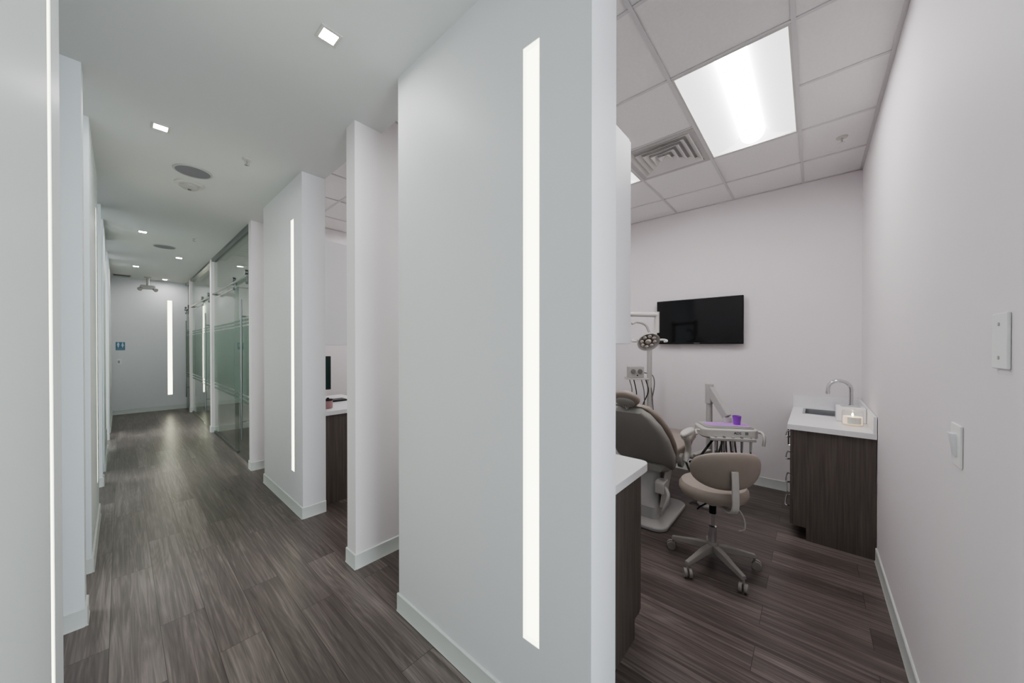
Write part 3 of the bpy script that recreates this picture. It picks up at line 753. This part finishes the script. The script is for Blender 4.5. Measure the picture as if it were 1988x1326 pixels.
# ------------------------------------------------------------------ delivery unit
bx_, by_ = 3.66, .60
t = thing('delivery_unit', 'white dental delivery unit with hanging handpieces and jointed arm', 'dental unit', (bx_, by_, 0))
Rm = Matrix.Translation((bx_, by_, 0)) @ Matrix.Rotation(R(-59), 4, 'Z')
def ub(n, mb, m, par=t, b=0, rot=True):
    if rot: mb.tr(Rm)
    return mb.build(n, m, par, bevel=b)
body = ub('body', MB().prism(rrect(-.235, .225, -.13, .13, .05, 6), .700, .785), M['plastic'], b=.016)
ub('tray_rim', MB().prism(rrect(-.20, .20, -.105, .12, .03, 6), .786, .796), M['lightgrey'], b=.003)
ub('handle', MB().tube(smooth_path([(.21, -.04, .745), (.265, -.05, .75), (.275, -.09, .72), (.265, -.10, .64)], 6), .012, 10), M['plastic'])
ub('handle', MB().tube(smooth_path([(-.22, -.04, .745), (-.27, -.05, .75), (-.275, -.09, .72)], 6), .010, 10), M['plastic'])
ub('holder_bar', MB().box(-.18, .18, -.168, -.125, .688, .714), M['lightgrey'], b=.005)
for k, x in enumerate((-.14, -.07, .0, .07, .14)):
    h = ub('handpiece', MB().tube([(x, -.15, .728), (x, -.152, .67), (x, -.148, .60)], .012, 12, .008), M['steel'] if k % 2 else M['lightgrey'])
    ub('hose', MB().tube(smooth_path([(x, -.148, .60), (x+.005, -.14, .53), (x*.8, -.09, .49-.01*k), (x*.6, -.03, .52), (x*.5, 0, .70)], 6), .007, 8), M['hose'], h)
ub('vent_slots', MB().box(.105, .13, -.1325, -.13, .742, .746).box(.105, .13, -.1325, -.13, .751, .755).box(.105, .13, -.1325, -.13, .760, .764), M['darktext'])
tx = text('lettering', 'ADS', .032, M['darktext'], t, Matrix.Rotation(R(-59), 4, 'Z') @ Matrix(((1, 0, 0, .045), (0, 0, -1, -.1312), (0, 1, 0, .752), (0, 0, 0, 1))))
ub('arm_bracket', MB().cyl((.05, .09, .797), (.05, .09, .85), .034, n=20), M['plastic'], rot=True)
k0 = Rm @ Vector((.05, .09, .85)); p1 = Vector((3.87, .775, 1.10))
def beam(a, b, w, h):
    a, b = Vector(a), Vector(b); d = (b-a).normalized(); s = d.cross(Vector((0, 0, 1))).normalized(); u = s.cross(d)
    return MB().rings([[p+s*w+u*h, p-s*w+u*h, p-s*w-u*h, p+s*w-u*h] for p in (a, b)])
beam(k0, p1, .028, .038).build('slanted_arm', M['lightgrey'], t, bevel=.010)
beam(k0+Vector((0, 0, .012)), p1+Vector((0, 0, -.09)), .010, .010).build('support_strut', M['lightgrey'], t)
MB().cyl(p1+Vector((0, 0, -.15)), p1+Vector((0, 0, .045)), .038, n=20).build('knuckle', M['lightgrey'], t, bevel=.006)
MB().cyl((3.87, .775, .46), (3.87, .775, .97), .028, n=18).build('post', M['lightgrey'], t)
beam((3.87, .775, .47), (3.62, .86, .46), .03, .026).build('swing_arm', M['plastic'], t, bevel=.008)
MB().tube([(3.62, .86, .46), (3.60, .945, .46)], .024, 12).build('mount', M['plastic'], t)
MB().tube(smooth_path([(3.63, .66, .71), (3.50, .72, .60), (3.44, .78, .50), (3.50, .86, .44)], 6), .010, 8).build('supply_hose', M['black'], t)
MB().tube(smooth_path([(3.72, .62, .71), (3.82, .68, .50), (3.80, .78, .30), (3.72, .90, .28), (3.60, .92, .40)], 6), .010, 8).build('supply_hose', M['hose'], t)
# tray + cup
t2 = thing('instrument_tray', 'flat lilac instrument tray on top of the delivery unit', 'tray', (bx_, by_, .7965))
MB().prism(rrect(-.185, .185, -.095, .05, .03, 6), .7967, .806).tr(Rm).build('tray', M['plastic'], t2, bevel=.002)
MB().prism(rrect(-.178, .178, -.088, .043, .026, 6), .8062, .808).tr(Rm).build('liner', M['lilac'], t2)
cp = Rm @ Vector((.085, -.02, 0))
t3 = thing('cup', 'small purple plastic cup standing on the lilac tray', 'cup', (cp.x, cp.y, .8085))
MB().lathe([(0, 0), (.027, 0), (.036, .075), (.037, .078), (.034, .078), (.025, .004), (0, .003)], n=28).build('cup_wall', M['purple'], t3, world=False)

# ------------------------------------------------------------------ operating light
t = thing('dental_light', 'dental operating light with two handles on an overhead arm', 'dental light', (3.39, 1.62, 0))
MB().lathe([(0, 0), (.13, 0), (.13, .02), (.03, .03), (.026, .04), (.026, 1.80), (.03, 1.80), (.03, 1.9), (0, 1.9)]).build('post', M['plastic'], t, world=False)
MB().cyl((3.39, 1.62, 1.86), (3.72, 1.235, 1.85), .026, n=16).build('overhead_arm', M['plastic'], t)
MB().cyl((3.72, 1.235, 1.88), (3.72, 1.235, 1.66), .025, n=16).build('drop_arm', M['plastic'], t)
MB().tube(smooth_path([(3.72, 1.235, 1.70), (3.70, 1.25, 1.635), (3.64, 1.28, 1.62), (3.61, 1.29, 1.60)], 6), .015, 10).build('yoke', M['plastic'], t)
MB().tube(smooth_path([(3.47, 1.40, 1.75), (3.52, 1.37, 1.77), (3.60, 1.31, 1.74), (3.63, 1.28, 1.66)], 6), .013, 10).build('cable_arm', M['lightgrey'], t)
LM = Matrix.Translation((3.60, 1.28, 1.565)) @ Matrix.Rotation(R(-49), 4, 'Z') @ Matrix.Rotation(R(-52), 4, 'X')
hd = MB().lathe([(0, .055), (.06, .05), (.10, .025), (.115, -.005), (.112, -.012), (.104, -.005), (.06, .03), (0, .042)], n=36).tr(LM).build('lamp_head', M['lightgrey'], t)
mb = MB()
for k in range(8):
    a = 2*PI*k/8
    mb.sph((.068*math.cos(a), .068*math.sin(a), .006), (.024, .024, .016), 14, 8)
mb.sph((0, 0, .012), (.036, .036, .026), 16, 10)
mb.tr(LM).build('reflector', M['refl_glass'], hd)
for s in (-1, 1):
    MB().tube(smooth_path([(s*.08, 0, .02), (s*.14, -.01, .02), (s*.175, -.02, .0), (s*.17, -.03, -.03), (s*.14, -.04, -.045)], 6), .012, 10).tr(LM).build('handle', M['plastic'], hd)

# ------------------------------------------------------------------ assistant pole with control box
t = thing('control_stand', 'white pole with small dial box and hanging cables beside the chair', 'equipment stand', (4.20, 1.48, 0))
MB().lathe([(0, 0), (.14, 0), (.14, .02), (.03, .035), (.028, .05), (.028, 1.50), (.02, 1.51), (0, 1.51)]).build('pole', M['lightgrey'], t, world=False)
F = Matrix.Translation((4.17, 1.63, 0)) @ Matrix.Rotation(R(-55), 4, 'Z')
MB().prism(rrect(-.13, .16, -.09, .09, .04), 1.115, 1.135).tr(F).build('shelf', M['plastic'], t, bevel=.004)
bxo = MB().box(-.10, .08, -.06, .06, 1.136, 1.27).tr(F).build('dial_box', M['lightgrey'], t, bevel=.008)
for x in (-.05, .03): MB().cyl((x, -.06, 1.215), (x, -.085, 1.215), .026, n=20).tr(F).build('dial', M['hose'], bxo)
MB().cyl((.0, -.06, 1.165), (.0, -.07, 1.165), .008, n=10).tr(F).build('socket', M['black'], bxo)
for k, (x, e, z) in enumerate(((-.09, -.14, .62), (-.04, .02, .55), (.05, .1, .6), (.10, .0, .5), (.14, .2, .64))):
    MB().tube(smooth_path([(x, -.05, 1.115), (x+.02, -.09, .98), ((x+e)/2, -.10, .8), (e, -.06, z)], 6), .006, 8).tr(F).build('cable', M['black'] if k % 2 else M['hose'], t)
MB().tube(smooth_path([(.08, -.02, 1.20), (.18, -.06, 1.16), (.19, -.07, 1.0), (.12, -.06, .7)], 6), .006, 8).tr(F).build('cable', M['hose'], t)

# ------------------------------------------------------------------ lights
def area(name, loc, rot, sx, sy, power, col):
    l = bpy.data.lights.new(name, 'AREA'); l.shape = 'RECTANGLE'; l.size = sx; l.size_y = sy; l.energy = power; l.color = col
    o = bpy.data.objects.new(name, l); C.objects.link(o); o.location = loc; o.rotation_euler = rot
    return o
area('front_window_light', (.45, -2.3, 1.6), (R(90), 0, R(14)), 1.6, 2.6, 55, (.86, .94, 1))  # added cool area lamp, unseen behind the camera; no window stands there
for i, p in enumerate((5, 24, 42, 60)):
    area('left_room_light', (-1.8, 1.5+2.8*i, HR-.02), (0, 0, 0), 1.2, 1.2, p, (.92, .98, 1))  # added unseen lamps, stronger towards the far end, to fill piers and corridor
w = bpy.data.worlds.new('World'); S.world = w; w.use_nodes = True
w.node_tree.nodes['Background'].inputs[0].default_value = (.84, .93, 1, 1)
w.node_tree.nodes['Background'].inputs[1].default_value = .3

# ------------------------------------------------------------------ camera
cam = bpy.data.cameras.new('Camera'); co = bpy.data.objects.new('Camera', cam); C.objects.link(co)
cam.sensor_width = 36; cam.lens = 666/1988*36; cam.clip_start = .02
co.location = (0, 0, 1.52); co.rotation_euler = (R(90-.33), 0, R(-48.75))
cam.shift_y = 12.8/1988
S.camera = co
S.view_settings.view_transform = 'AgX'
S.view_settings.look = 'AgX - Medium High Contrast'
S.view_settings.exposure = .9
